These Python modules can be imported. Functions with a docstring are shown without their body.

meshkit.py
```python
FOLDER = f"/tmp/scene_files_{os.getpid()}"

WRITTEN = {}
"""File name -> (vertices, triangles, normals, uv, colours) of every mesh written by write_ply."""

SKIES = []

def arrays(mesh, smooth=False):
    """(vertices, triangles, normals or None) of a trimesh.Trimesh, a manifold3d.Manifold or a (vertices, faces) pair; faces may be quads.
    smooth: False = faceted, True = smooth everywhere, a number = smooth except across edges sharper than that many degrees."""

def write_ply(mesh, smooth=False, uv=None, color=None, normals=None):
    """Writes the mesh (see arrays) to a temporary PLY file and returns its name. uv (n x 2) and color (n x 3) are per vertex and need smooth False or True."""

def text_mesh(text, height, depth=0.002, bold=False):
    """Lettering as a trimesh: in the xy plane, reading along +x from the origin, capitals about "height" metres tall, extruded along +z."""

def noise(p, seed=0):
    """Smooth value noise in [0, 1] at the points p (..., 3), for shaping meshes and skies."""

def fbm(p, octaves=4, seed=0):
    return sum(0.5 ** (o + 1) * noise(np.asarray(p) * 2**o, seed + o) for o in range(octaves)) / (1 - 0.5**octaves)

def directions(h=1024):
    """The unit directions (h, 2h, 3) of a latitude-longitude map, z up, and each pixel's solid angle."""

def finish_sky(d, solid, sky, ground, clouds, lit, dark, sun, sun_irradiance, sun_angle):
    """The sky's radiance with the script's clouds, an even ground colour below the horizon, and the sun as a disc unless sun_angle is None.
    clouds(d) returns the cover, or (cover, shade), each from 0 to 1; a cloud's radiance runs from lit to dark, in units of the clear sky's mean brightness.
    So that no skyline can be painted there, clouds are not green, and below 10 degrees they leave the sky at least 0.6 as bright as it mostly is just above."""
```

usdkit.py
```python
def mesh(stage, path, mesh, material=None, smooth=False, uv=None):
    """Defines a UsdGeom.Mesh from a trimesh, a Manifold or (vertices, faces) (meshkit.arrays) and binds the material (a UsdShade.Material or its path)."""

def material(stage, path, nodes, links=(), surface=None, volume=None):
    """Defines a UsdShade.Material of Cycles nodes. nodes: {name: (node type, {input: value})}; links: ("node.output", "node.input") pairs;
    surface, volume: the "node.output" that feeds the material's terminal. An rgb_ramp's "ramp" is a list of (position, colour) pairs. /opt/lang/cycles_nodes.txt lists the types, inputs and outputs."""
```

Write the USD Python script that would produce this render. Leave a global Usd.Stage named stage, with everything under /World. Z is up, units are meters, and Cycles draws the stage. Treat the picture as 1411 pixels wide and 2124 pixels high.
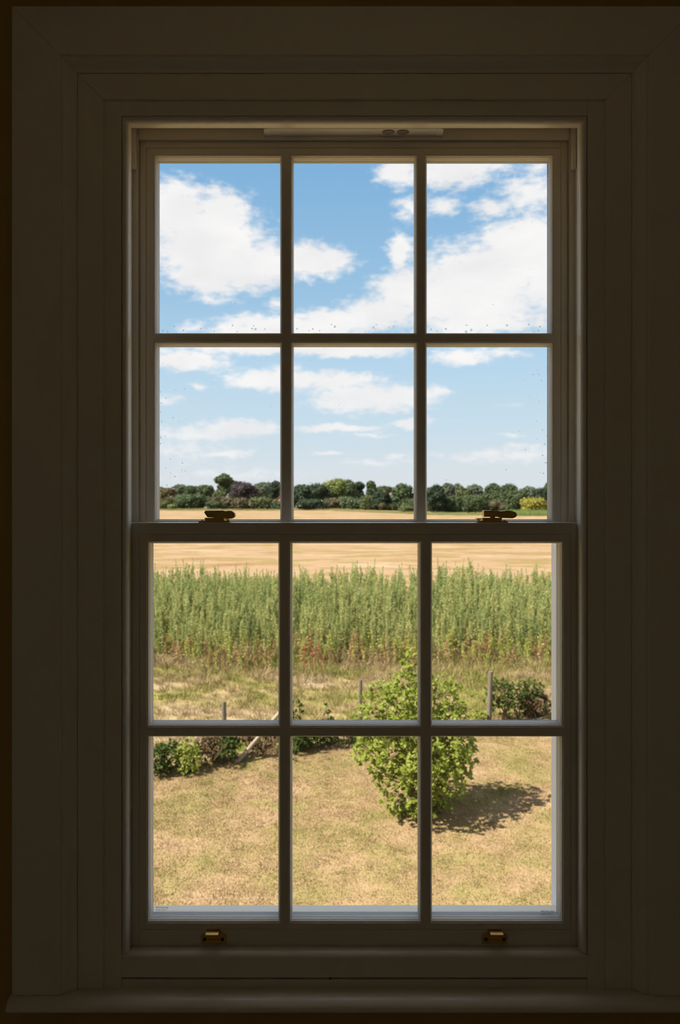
import math, random
import numpy as np, trimesh, shapely.geometry as sg
import usdkit, meshkit
from pxr import Usd, UsdGeom, UsdLux, UsdShade, Gf, Sdf, Vt

stage = Usd.Stage.CreateInMemory()
UsdGeom.Xform.Define(stage, '/World')
UsdGeom.Scope.Define(stage, '/World/Looks')

# ------------------------------------------------------------------ camera, sky, sun
F, CX, CY, EYE = 1600.0, 705.5, 1030.0, 4.6          # focal length and principal point in pixels of the 1411x2124 frame
cam = UsdGeom.Camera.Define(stage, '/World/camera')
cam.CreateFocalLengthAttr(18.0)
cam.CreateHorizontalApertureAttr(18.0 * 1411 / F)
cam.CreateVerticalApertureOffsetAttr(-(1062 - CY) * 18.0 / F)
cam.CreateFStopAttr(4.8)
cam.CreateFocusDistanceAttr(1.66)
cam.CreateExposureAttr(0.0)
cam.AddTranslateOp().Set((0, 0, EYE))
cam.AddRotateXOp().Set(90)
SUN_POWER, SKY_POWER = 3.8, 1.04
SUN_TRAVEL = np.array([1.0, 0.36, -1.30])

sun = UsdLux.DistantLight.Define(stage, '/World/sun')
sun.CreateIntensityAttr(SUN_POWER)
sun.CreateAngleAttr(0.53)
sun.CreateNormalizeAttr(True)
sun.CreateColorAttr((1.0, 0.93, 0.82))
_d = SUN_TRAVEL / np.linalg.norm(SUN_TRAVEL)
sun.AddTransformOp().Set(Gf.Matrix4d().SetRotate(Gf.Rotation(Gf.Vec3d(0, 0, -1), Gf.Vec3d(*map(float, _d)))))

# clouds of the photographed sky: centre and radii in pixels (turned into azimuth and elevation), strength
CLOUDS = [
    (430, 505, 150, 110, 1.0), (365, 440, 100, 75, 1.0), (525, 550, 115, 64, 1.0), (640, 540, 115, 45, 1.0), (300, 430, 70, 60, 1.0), (460, 440, 80, 55, .9), (440, 570, 120, 50, 1.0),
    (445, 397, 30, 22, .55), (440, 622, 60, 12, .45), (400, 678, 30, 14, .4), (250, 640, 60, 25, .6),
    (580, 678, 160, 34, 1.0), (700, 668, 150, 36, 1.0), (500, 690, 90, 20, .9), (790, 650, 110, 40, 1.0), (575, 632, 32, 14, .5),
    (850, 605, 100, 60, 1.0), (1000, 575, 190, 90, 1.0), (1085, 505, 125, 72, 1.0), (960, 630, 220, 62, 1.0), (832, 520, 40, 50, .9), (1180, 560, 140, 130, 1.0), (1000, 672, 190, 36, .8),
    (830, 352, 62, 40, .9), (940, 348, 130, 46, .9), (860, 300, 90, 40, 1.0), (1020, 345, 70, 22, .5), (850, 428, 45, 28, .5), (920, 425, 48, 24, .7), (1020, 432, 56, 22, .6), (1100, 400, 80, 42, .62), (1115, 345, 50, 26, .42),
    (390, 748, 105, 27, 1.0), (575, 788, 135, 31, 1.0), (700, 790, 110, 26, .9), (560, 722, 240, 20, .9), (740, 728, 160, 18, .9), (760, 828, 150, 38, 1.0), (850, 820, 80, 30, .9), (410, 799, 22, 8, .5), (350, 830, 50, 16, .35),
    (500, 888, 120, 19, .9), (420, 898, 150, 18, .6), (700, 888, 120, 12, .8), (770, 903, 60, 7, .5), (860, 876, 56, 15, .9), (680, 938, 36, 9, .6), (460, 941, 80, 9, .6), (380, 930, 120, 34, .35), (820, 944, 28, 7, .5), (770, 958, 90, 9, .35),
    (960, 740, 95, 20, .65), (1040, 735, 66, 14, .55), (905, 815, 36, 22, .55), (1052, 905, 30, 7, .5), (1065, 925, 40, 9, .4), (1030, 946, 150, 16, .5), (1100, 938, 100, 16, .5), (500, 985, 160, 16, .3),
]


def sky_material():
    N, L = {}, []

    def n(name, kind, inputs=None, **links):
        N[name] = (kind, inputs or {})
        for k, v in links.items():
            L.append((v, f"{name}.{k}"))
        return name
    n("tc", "texture_coordinate")
    n("s", "separate_xyz", vector="tc.generated")
    n("az", "math", {"math_type": "arctan2"}, value1="s.x", value2="s.y")
    n("el", "math", {"math_type": "arcsine"}, value1="s.z")
    n("ae", "combine_xyz", {"z": 0.0}, x="az.value", y="el.value")
    # soft ragged edges: the position is shifted by noise before the distances are taken
    n("st", "mapping", {"mapping_type": "point", "scale": (1.0, 1.9, 1.0)}, vector="ae.vector")
    n("wob", "noise_texture", {"scale": 26.0, "detail": 5.0, "roughness": 0.58}, vector="st.vector")
    n("wob0", "vector_math", {"math_type": "subtract", "vector2": (.5, .5, .5)}, vector1="wob.color")
    n("wob1", "vector_math", {"math_type": "multiply", "vector2": (.042, .020, 0)}, vector1="wob0.vector")
    n("p", "vector_math", {"math_type": "add"}, vector1="ae.vector", vector2="wob1.vector")
    last = None
    for i, (x, y, rx, ry, w) in enumerate(CLOUDS):
        a = math.atan((x - CX) / F)
        e = math.atan((CY - y) / F * math.cos(a))
        sx, sy = F / (rx * 1.01), F / (ry * 1.0)
        n(f"m{i}", "mapping", {"mapping_type": "point", "scale": (sx, sy, 0), "location": (-a * sx, -e * sy, 0)}, vector="p.vector")
        n(f"d{i}", "vector_math", {"math_type": "length"}, vector1=f"m{i}.vector")
        n(f"f{i}", "math", {"math_type": "multiply_add", "value2": -w, "value3": w}, value1=f"d{i}.value")
        if last:
            n(f"x{i}", "math", {"math_type": "smoothmax", "value3": 0.18}, value1=last, value2=f"f{i}.value")
            last = f"x{i}.value"
        else:
            last = f"f{i}.value"
    n("fine", "noise_texture", {"scale": 60.0, "detail": 4.0, "roughness": 0.6}, vector="st.vector")
    n("fine1", "math", {"math_type": "multiply_add", "value2": 0.9, "value3": -0.45}, value1="fine.fac")
    n("sum", "math", {"math_type": "add"}, value1=last, value2="fine1.value")
    n("near", "map_range", {"range_type": "smoothstep", "from_min": -0.05, "from_max": 0.54, "to_min": 0.0, "to_max": 1.0, "clamp": True}, value="sum.value")
    # the same kind of fair-weather cloud over the rest of the sky, on a flat cloud base
    n("zz", "math", {"math_type": "maximum", "value2": 0.03}, value1="s.z")
    n("inv", "math", {"math_type": "divide", "value1": 1.0}, value2="zz.value")
    n("pl", "vector_math", {"math_type": "scale"}, vector1="tc.generated", scale="inv.value")
    n("far", "noise_texture", {"scale": 0.85, "detail": 6.0, "roughness": 0.55}, vector="pl.vector")
    n("absaz", "math", {"math_type": "absolute"}, value1="az.value")
    n("ma", "map_range", {"range_type": "smoothstep", "from_min": 0.27, "from_max": 0.62, "to_min": 0.0, "to_max": 1.0, "clamp": True}, value="absaz.value")
    n("me", "map_range", {"range_type": "smoothstep", "from_min": 0.43, "from_max": 0.72, "to_min": 0.0, "to_max": 1.0, "clamp": True}, value="el.value")
    n("mm", "math", {"math_type": "maximum"}, value1="ma.result", value2="me.result")
    n("far4", "math", {"math_type": "multiply_add", "value2": .22, "value3": -.22}, value1="mm.value")
    n("far3", "math", {"math_type": "add"}, value1="far.fac", value2="far4.value")
    n("far1", "map_range", {"range_type": "smoothstep", "from_min": 0.42, "from_max": 0.56, "to_min": 0.0, "to_max": 1.0, "clamp": True}, value="far3.value")
    n("lowfade", "map_range", {"range_type": "smoothstep", "from_min": .03, "from_max": .22, "to_min": 0.0, "to_max": 1.0, "clamp": True}, value="s.z")
    n("far2", "math", {"math_type": "multiply"}, value1="far1.result", value2="lowfade.result")
    n("cover", "math", {"math_type": "maximum", "use_clamp": True}, value1="near.result", value2="far2.value")
    n("base", "rgb_ramp", {"ramp": [(0.0, (.76, .80, .85)), (0.03, (.74, .80, .86)), (.09, (.62, .775, .89)), (.17, (.50, .71, .90)), (.25, (.35, .585, .82)), (.39, (.23, .47, .76)), (.7, (.17, .37, .66)), (1.0, (.14, .32, .62))]}, fac="s.z")
    n("tone", "noise_texture", {"scale": 9.0, "detail": 3.0}, vector="st.vector")
    n("tone1", "map_range", {"from_min": .35, "from_max": .65, "to_min": 0.0, "to_max": 1.0, "clamp": True}, value="tone.fac")
    n("white", "mix", {"color1": (.90, .89, .91), "color2": (1.02, 1.0, 1.0)}, fac="tone1.result")
    n("low", "map_range", {"from_min": 0.0, "from_max": .16, "to_min": .72, "to_max": 1.0, "clamp": True}, value="s.z")
    n("cov2", "math", {"math_type": "multiply"}, value1="cover.value", value2="low.result")
    n("sky", "mix", {}, fac="cov2.value", color1="base.color", color2="white.color")
    n("bg", "background_shader", {"strength": SKY_POWER}, color="sky.color")
    return usdkit.material(stage, '/World/Looks/sky', N, L, surface="bg.background")


dome = UsdLux.DomeLight.Define(stage, '/World/sky_dome')
UsdShade.MaterialBindingAPI.Apply(dome.GetPrim()).Bind(sky_material())

# ------------------------------------------------------------------ helpers
used = {}


def numbered(path):
    k = used.get(path, -1) + 1
    used[path] = k
    return path if k == 0 else f"{path}_{k:03d}"


def obj(name, mesh, mat=None, parent=None, smooth=False, kind=None, label=None):
    base = str(parent.GetPath()) if parent is not None else '/World'
    m = usdkit.mesh(stage, numbered(f"{base}/{name}"), mesh, mat, smooth)
    p = m.GetPrim()
    if kind:
        p.SetCustomDataByKey('kind', kind)
    if label:
        p.SetCustomDataByKey('label', label)
    return p


def tag(p, label, cat=None, group=None, kind=None):
    for k, v in (('label', label), ('category', cat), ('group', group), ('kind', kind)):
        if v:
            p.SetCustomDataByKey(k, v)
    return p


def thing(name, label, cat=None, loc=(0, 0, 0), rotz=0.0, group=None, kind=None):
    x = UsdGeom.Xform.Define(stage, numbered(f"/World/{name}"))
    x.AddTranslateOp().Set(tuple(map(float, loc)))
    if rotz:
        x.AddRotateZOp().Set(float(rotz))
    return tag(x.GetPrim(), label, cat, group, kind)


def W(px, py, Y):
    """The point at distance Y that the photograph shows at pixel (px, py)."""
    return np.array([(px - CX) * Y / F, Y, EYE - (py - CY) * Y / F])


def bx(x0, x1, y0, y1, z0, z1, c=0.0):
    if c <= 0:
        m = trimesh.creation.box((x1 - x0, y1 - y0, z1 - z0))
        m.apply_translation(((x0 + x1) / 2, (y0 + y1) / 2, (z0 + z1) / 2))
        return m
    pts = []
    for sx in (0, 1):
        for sy in (0, 1):
            for sz in (0, 1):
                p = np.array([(x0, x1)[sx], (y0, y1)[sy], (z0, z1)[sz]], float)
                s = np.array([1 - 2 * sx, 1 - 2 * sy, 1 - 2 * sz]) * c
                for k in range(3):
                    q = p + s
                    q[k] = p[k]
                    pts.append(q)
    return trimesh.convex.convex_hull(np.array(pts))


def cat(ms):
    return trimesh.util.concatenate([trimesh.Trimesh(*meshkit.arrays(m)[:2], process=False) for m in ms])


def ring_side(x0, x1, z0, z1, prof, side, open_bottom=False, gap=0.0):
    """One mitred length of a moulding round a rectangle. prof: closed outline of (inset towards the opening, y)."""
    prof = np.array(prof, float)
    w, y = prof[:, 0], prof[:, 1]
    zb = np.full_like(w, z0) if open_bottom else z0 + w
    c = {'bl': np.stack([x0 + w, y, zb], 1), 'br': np.stack([x1 - w, y, zb], 1), 'tl': np.stack([x0 + w, y, z1 - w], 1), 'tr': np.stack([x1 - w, y, z1 - w], 1)}
    a, b = {'left': ('bl', 'tl'), 'right': ('tr', 'br'), 'top': ('tl', 'tr'), 'bottom': ('br', 'bl')}[side]
    n = len(w)
    i = np.arange(n)
    j = (i + 1) % n
    if gap:                                                          # a hair of a joint at the mitre
        along = (c[b][0] - c[a][0]) / np.linalg.norm(c[b][0] - c[a][0])
        c[a] = c[a] + along * gap
        c[b] = c[b] - along * gap
    v = np.vstack([c[a], c[b]])
    f = np.vstack([np.stack([i, j, n + j], 1), np.stack([i, n + j, n + i], 1)])
    caps = trimesh.creation.triangulate_polygon(sg.Polygon(prof), engine='earcut')
    cf = np.asarray(caps[1])
    d = np.linalg.norm(np.asarray(caps[0])[:, None] - prof[None], axis=2).argmin(1)
    cf = d[cf]
    m = trimesh.Trimesh(v, np.vstack([f, cf, cf[:, ::-1] + n]), process=False)
    m.fix_normals()
    return m


def ring(x0, x1, z0, z1, prof):
    return cat([ring_side(x0, x1, z0, z1, prof, s) for s in ('left', 'right', 'top', 'bottom')])


def tube(points, radii, sides=6):
    p = np.asarray(points, float)
    r = np.broadcast_to(radii, (len(p),))
    t = np.gradient(p, axis=0)
    t /= np.linalg.norm(t, axis=1, keepdims=True) + 1e-12
    a = np.cross(t, np.where(np.abs(t[:, 2:]) < .9, [0, 0, 1.0], [1.0, 0, 0]))
    a /= np.linalg.norm(a, axis=1, keepdims=True) + 1e-12
    b, ang = np.cross(t, a), np.arange(sides) * 2 * np.pi / sides
    v = p[:, None] + r[:, None, None] * (np.cos(ang)[None, :, None] * a[:, None] + np.sin(ang)[None, :, None] * b[:, None])
    k = len(p)
    i, j = np.meshgrid(np.arange(k - 1), np.arange(sides), indexing='ij')
    q = np.stack([i * sides + j, i * sides + (j + 1) % sides, (i + 1) * sides + (j + 1) % sides, (i + 1) * sides + j], -1).reshape(-1, 4)
    v = np.vstack([v.reshape(-1, 3), p[:1], p[-1:]])
    jj = np.arange(sides)
    end = np.vstack([np.stack([np.full(sides, k * sides), (jj + 1) % sides, jj], 1), np.stack([np.full(sides, k * sides + 1), (k - 1) * sides + jj, (k - 1) * sides + (jj + 1) % sides], 1)])
    return trimesh.Trimesh(v, np.vstack([q[:, [0, 1, 2]], q[:, [0, 2, 3]], end]), process=False)


def frames(d, rng, roll=True):
    """Random right-handed frames whose y axis is d (n x 3): columns x, y, z."""
    d = d / (np.linalg.norm(d, axis=1, keepdims=True) + 1e-9)
    r = rng.normal(size=d.shape) if roll else np.broadcast_to([0, 0, 1.0], d.shape)
    x = np.cross(d, r)
    x /= np.linalg.norm(x, axis=1, keepdims=True) + 1e-9
    return np.stack([x, d, np.cross(x, d)], -1)


# leaf outlines: (x across, y along, z fold); unit length
LEAF = (np.array([[0, 0, 0], [-.30, .32, .07], [0, .36, 0], [.30, .32, .07], [-.24, .66, .03], [0, .68, -.03], [.24, .66, .03], [0, 1, -.12]], float),
        np.array([[0, 2, 1], [0, 3, 2], [1, 2, 5], [1, 5, 4], [2, 3, 6], [2, 6, 5], [4, 5, 7], [5, 6, 7]]))
DIAMOND = (np.array([[0, 0, 0], [-.3, .45, .05], [.3, .45, .05], [0, 1, -.08]], float), np.array([[0, 2, 1], [1, 2, 3]]))
BLADE = (np.array([[-.06, 0, 0], [.06, 0, 0], [-.045, .55, .04], [.045, .55, .04], [0, 1, .18]], float), np.array([[0, 1, 3], [0, 3, 2], [2, 3, 4]]))


def scatter(shape, pos, fr, size):
    """Many copies of a small shape as one mesh."""
    v, f = shape
    n = len(pos)
    size = np.asarray(size, float).reshape(n, 1, -1)
    pts = np.einsum('nij,nkj->nki', fr, v[None] * size) + np.asarray(pos)[:, None]
    return trimesh.Trimesh(pts.reshape(-1, 3), (f[None] + np.arange(n)[:, None, None] * len(v)).reshape(-1, 3), process=False)


def sphere_dirs(n, rng):
    d = rng.normal(size=(n, 3))
    return d / np.linalg.norm(d, axis=1, keepdims=True)


def smooth01(t):
    t = np.clip(t, 0, 1)
    return t * t * (3 - 2 * t)


# ------------------------------------------------------------------ materials
def mat(name, color, rough=.5, spec=.5, metallic=0.0, vary=None, scale=8.0, bump=0.0, stretch=(1, 1, 1)):
    N = {"p": ("principled_bsdf", {"base_color": color, "roughness": rough, "specular_ior_level": spec, "metallic": metallic})}
    L = []
    if vary is not None or bump:
        N["g"] = ("geometry", {})
        N["mp"] = ("mapping", {"scale": stretch})
        N["n"] = ("noise_texture", {"scale": scale, "detail": 4.0, "roughness": .6})
        L += [("g.position", "mp.vector"), ("mp.vector", "n.vector")]
    if vary is not None:
        N["r"] = ("rgb_ramp", {"ramp": [(.3, color), (.7, vary)]})
        L += [("n.fac", "r.fac"), ("r.color", "p.base_color")]
    if bump:
        N["b"] = ("bump", {"strength": .6, "distance": bump})
        L += [("n.fac", "b.height"), ("b.normal", "p.normal")]
    return usdkit.material(stage, f"/World/Looks/{name}", N, L, surface="p.BSDF")


def leaf_mat(name, ramp, translucent=.35, rough=.55, by_instance=False, spec=.3):
    """Foliage: the tone varies from leaf to leaf (and from plant to plant)."""
    N = {"g": ("geometry", {}), "o": ("object_info", {}), "r": ("rgb_ramp", {"ramp": ramp}),
         "p": ("principled_bsdf", {"roughness": rough, "specular_ior_level": spec}), "t": ("translucent_bsdf", {}), "m": ("mix_closure", {"fac": translucent})}
    L = [("r.color", "p.base_color"), ("r.color", "t.color"), ("p.BSDF", "m.closure1"), ("t.BSDF", "m.closure2")]
    if by_instance:
        N["a"] = ("math", {"math_type": "multiply", "value2": .62})
        N["b"] = ("math", {"math_type": "multiply_add", "value2": .38})
        L += [("o.random", "a.value1"), ("g.random_per_island", "b.value1"), ("a.value", "b.value3"), ("b.value", "r.fac")]
    else:
        L += [("g.random_per_island", "r.fac")]
    return usdkit.material(stage, f"/World/Looks/{name}", N, L, surface="m.closure")


def ground_mat(name, ramp, scale=1.2, fine=22.0, stretch=(1, 1, 1), angle=0.0, bump=.02, fine_mix=.45, warp=0.0, rough=.95):
    N = {"g": ("geometry", {}), "mp": ("mapping", {"scale": stretch, "rotation": (0, 0, angle)}),
         "n": ("noise_texture", {"scale": scale, "detail": 5.0, "roughness": .62, "distortion": warp}), "n2": ("noise_texture", {"scale": fine, "detail": 4.0, "roughness": .7}),
         "mx": ("mix_float", {"fac": fine_mix}), "r": ("rgb_ramp", {"ramp": ramp}), "p": ("principled_bsdf", {"roughness": rough, "specular_ior_level": .1}),
         "b": ("bump", {"strength": .7, "distance": bump})}
    L = [("g.position", "mp.vector"), ("mp.vector", "n.vector"), ("mp.vector", "n2.vector"), ("n.fac", "mx.a"), ("n2.fac", "mx.b"), ("mx.result", "r.fac"),
         ("r.color", "p.base_color"), ("n2.fac", "b.height"), ("b.normal", "p.normal")]
    return usdkit.material(stage, f"/World/Looks/{name}", N, L, surface="p.BSDF")


paint = mat('white_paint', (.86, .80, .71), .24, .5, vary=(.84, .78, .69), scale=3.0)
vinyl = mat('white_plastic', (.84, .80, .75), .4)
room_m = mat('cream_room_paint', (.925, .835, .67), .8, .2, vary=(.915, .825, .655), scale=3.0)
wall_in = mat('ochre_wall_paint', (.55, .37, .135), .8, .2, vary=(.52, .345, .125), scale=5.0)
ceil_m = mat('ceiling_paint', (.90, .87, .80), .9, .2, vary=(.89, .86, .79), scale=2.0)
floor_m = mat('floor_boards', (.76, .60, .42), .5, .4, vary=(.70, .54, .36), scale=3.0, stretch=(6, .4, 1))
render_m = mat('outside_render', (.90, .87, .85), .9, .2, vary=(.86, .83, .81), scale=14.0, bump=.002)
sill_out = mat('flaking_sill_paint', (.92, .92, .94), .6, .3, vary=(.85, .85, .88), scale=30.0, bump=.001)
brass = mat('aged_brass', (.70, .47, .17), .30, .5, 1.0, vary=(.58, .37, .12), scale=60.0)
dark_metal = mat('dark_screw', (.05, .04, .03), .5, .5, .6, vary=(.07, .05, .04), scale=80.0)
grey_mark = mat('etched_mark', (.10, .11, .12), .8, .1)
spacer_m = mat('grey_spacer', (.35, .37, .39), .5, .4)
glass = usdkit.material(stage, '/World/Looks/window_glass', {"f": ("layer_weight", {"blend": .5}), "w": ("math", {"math_type": "power", "value2": 5.0}), "k": ("math", {"math_type": "multiply_add", "value2": .96, "value3": .04}), "t": ("transparent_bsdf", {"color": (.985, .99, .985)}), "g": ("glossy_bsdf", {"color": (.9, .9, .9), "roughness": 0.0}), "m": ("mix_closure", {})},
                        [("f.facing", "w.value1"), ("w.value", "k.value1"), ("k.value", "m.fac"), ("t.BSDF", "m.closure1"), ("g.BSDF", "m.closure2")], surface="m.closure")
drop_m = usdkit.material(stage, '/World/Looks/water_drop', {"g": ("glass_bsdf", {"IOR": 1.33, "roughness": 0.0, "color": (.9, .9, .9)})}, [], surface="g.BSDF")

# ------------------------------------------------------------------ the room (setting)
X0, X1, YB, YF = -1.4, 1.6, -1.9, 1.578
ZF, ZC = 3.0, 5.72
OX0, OX1, OZ0, OZ1 = -.503, .562, EYE - 1.03, EYE + .84        # hole in the inner leaf


def holed(x0, x1, y0, y1, z0, z1, h):
    return cat([bx(x0, h[0], y0, y1, z0, z1), bx(h[1], x1, y0, y1, z0, z1), bx(h[0], h[1], y0, y1, z0, h[2]), bx(h[0], h[1], y0, y1, h[3], z1)])


def struct(name, mesh, m, label):
    return tag(obj(name, mesh, m), label, kind='structure')


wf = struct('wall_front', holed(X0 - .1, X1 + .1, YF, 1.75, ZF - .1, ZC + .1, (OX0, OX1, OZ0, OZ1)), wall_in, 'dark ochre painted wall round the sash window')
obj('outer_leaf', holed(-5, 5, 1.75, 1.85, -.2, 7.2, (-.452, .507, EYE - 1.0, EYE + .80)), render_m, wf, label='pale grey rendered outer face of the wall with the window reveal')
struct('wall_left', bx(X0 - .1, X0, YB, YF, ZF, ZC), room_m, 'cream painted wall at the left of the room')
struct('wall_right', bx(X1, X1 + .1, YB, YF, ZF, ZC), room_m, 'cream painted wall at the right of the room')
struct('wall_back', bx(X0 - .1, X1 + .1, YB - .1, YB, ZF, ZC), room_m, 'cream painted wall behind the camera')
struct('floor', bx(X0 - .1, X1 + .1, YB - .1, YF, ZF - .1, ZF), floor_m, 'pale boarded floor of the dark room')
struct('ceiling', bx(X0 - .1, X1 + .1, YB - .1, YF, ZC, ZC + .1), ceil_m, 'off-white ceiling of the dark room')

# architrave
trim = thing('trim_1', 'wide white painted moulded architrave round the sash window', kind='structure')
AX0, AX1, AZ0, AZ1 = -.660, .719, EYE - 1.002, EYE + .986
og = [(.0985, 1.5535), (.1015, 1.5535)] + [(.1015 + .021 * t, 1.5535 + .0125 * (t - math.sin(2 * math.pi * t) / (2 * math.pi) * .8)) for t in np.linspace(.1, 1, 9)]
prof_a = [(0, 1.579), (0, 1.551), (.0015, 1.5495), (.097, 1.5495), (.0985, 1.551)] + og + [(.1255, 1.566), (.1255, 1.579)]
prof_b = [(.1257, 1.579), (.1257, 1.5690), (.1262, 1.5685), (.1765, 1.5688), (.1785, 1.571), (.1785, 1.579)]
for s in ('left', 'right', 'top'):
    obj('architrave', ring_side(AX0, AX1, AZ0, AZ1, prof_a, s, True, .0003), paint, trim, 28)
for s in ('left', 'right', 'top'):
    obj('inner_architrave', ring_side(AX0, AX1, AZ0, AZ1, prof_b, s, True, .00035), paint, trim, 28)

# ------------------------------------------------------------------ the window
win = thing('window_1', 'tall white painted sliding sash window with six panes in each sash', kind='structure')
BX0, BX1, BZ0, BZ1 = -.4325, .4915, EYE - .932, EYE + .7635      # clear opening between the staff beads
JX0, JX1 = BX0 - .012, BX1 + .012                                 # pulley stiles
obj('jamb', bx(OX0 + .002, JX0, 1.589, 1.749, OZ0, OZ1 - .002, .0005), paint, win)
obj('jamb', bx(JX1, OX1 - .002, 1.589, 1.749, OZ0, OZ1 - .002, .0005), paint, win)
obj('head', bx(JX0, JX1, 1.589, 1.749, EYE + .7885, OZ1 - .002, .0005), paint, win)
obj('bottom_sill', bx(JX0, JX1, 1.599, 1.80, EYE - 1.02, EYE - .953, .001), paint, win)
LX0, LX1 = JX0 - .0015, JX1 + .0015
obj('lining', bx(OX0 + .002, LX0, 1.5737, 1.589, OZ0 + .005, OZ1 - .002, .0006), paint, win)
obj('lining', bx(LX1, OX1 - .002, 1.5737, 1.589, OZ0 + .005, OZ1 - .002, .0006), paint, win)
obj('lining', bx(LX0 - .0004, LX1 + .0004, 1.5737, 1.589, EYE + .7767, OZ1 - .002, .0006), paint, win)
bb = [(1.5985, EYE - .981), (1.5985, EYE - .932)] + [(1.5855 - .012 * math.sin(t), EYE - .943 + .011 * math.cos(t)) for t in np.linspace(0, math.pi / 2, 12)] + [(1.5735, EYE - .981)]
bbm = trimesh.creation.extrude_polygon(sg.Polygon(bb), LX1 - LX0, engine='earcut')
bbm.apply_transform(np.array([[0, 0, 1, LX0], [1, 0, 0, 0], [0, 1, 0, 0], [0, 0, 0, 1]], float))
bbm.fix_normals()
obj('bottom_bead', bbm, paint, win, 30)
obj('lining', bx(LX0, LX1, 1.5745, 1.5985, EYE - 1.003, EYE - .9855, .0008), paint, win)
# staff beads: rounded nose towards the opening
nose = [(.0012 + .0108 * math.sin(t), 1.5860 - .013 * math.cos(t)) for t in np.linspace(0, math.pi / 2, 12)]
prof_s = [(0, 1.5985), (0, 1.5738), (.0006, 1.573)] + nose + [(.012, 1.5985)]
for s in ('left', 'right', 'top'):
    obj('staff_bead', ring_side(JX0, JX1, BZ0 + .0004, BZ1 + .012, prof_s, s, True, .0002), paint, win, 30)
prof_p = [(-.001, 1.6605), (-.001, 1.6528), (.0112, 1.6528), (.012, 1.6536), (.012, 1.6605)]
for s in ('left', 'right'):
    obj('parting_bead', ring_side(JX0, JX1, BZ0 - .012, BZ1 + .024, prof_p, s, True), paint, win)
obj('parting_bead', bx(JX0 + .012, JX1 - .012, 1.6528, 1.6605, EYE + .7655, EYE + .789, .0006), paint, win)
prof_o = [(-.001, 1.748), (-.001, 1.722), (.014, 1.722), (.014, 1.748)]
for s in ('left', 'right', 'top'):
    obj('outer_lining', ring_side(JX0, JX1, BZ0 - .012, BZ1 + .024, prof_o, s, True), paint, win)
for sx in (-1, 1):                                                   # short cover blocks at the top of the parting beads
    x = (JX0 + .0005, JX0 + .0095) if sx < 0 else (JX1 - .0095, JX1 - .0005)
    obj('guide_block', bx(*x, 1.640, 1.6525, EYE + (CY - 349) * 1.64 / F, EYE + .788, .0006), vinyl, win)
# interior window board with a rounded nose
zt = EYE - 1.0025
nz = [(1.536 - .0075 * math.cos(t), zt - .0165 + .0075 * math.sin(t)) for t in np.linspace(-math.pi / 2, 0, 6)] + [(1.553 - .0245 * math.cos(t), zt - .0165 + .0165 * math.sin(t)) for t in np.linspace(.08, math.pi / 2, 16)]
poly = sg.Polygon([(1.589, zt - .024)] + nz + [(1.589, zt)])
board = trimesh.creation.extrude_polygon(poly, AX1 - AX0 + .006, engine='earcut')
board.apply_transform(np.array([[0, 0, 1, AX0 - .003], [1, 0, 0, 0], [0, 1, 0, 0], [0, 0, 0, 1]], float))
board.fix_normals()
obj('window_sill', board, paint, win, 30)
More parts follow.
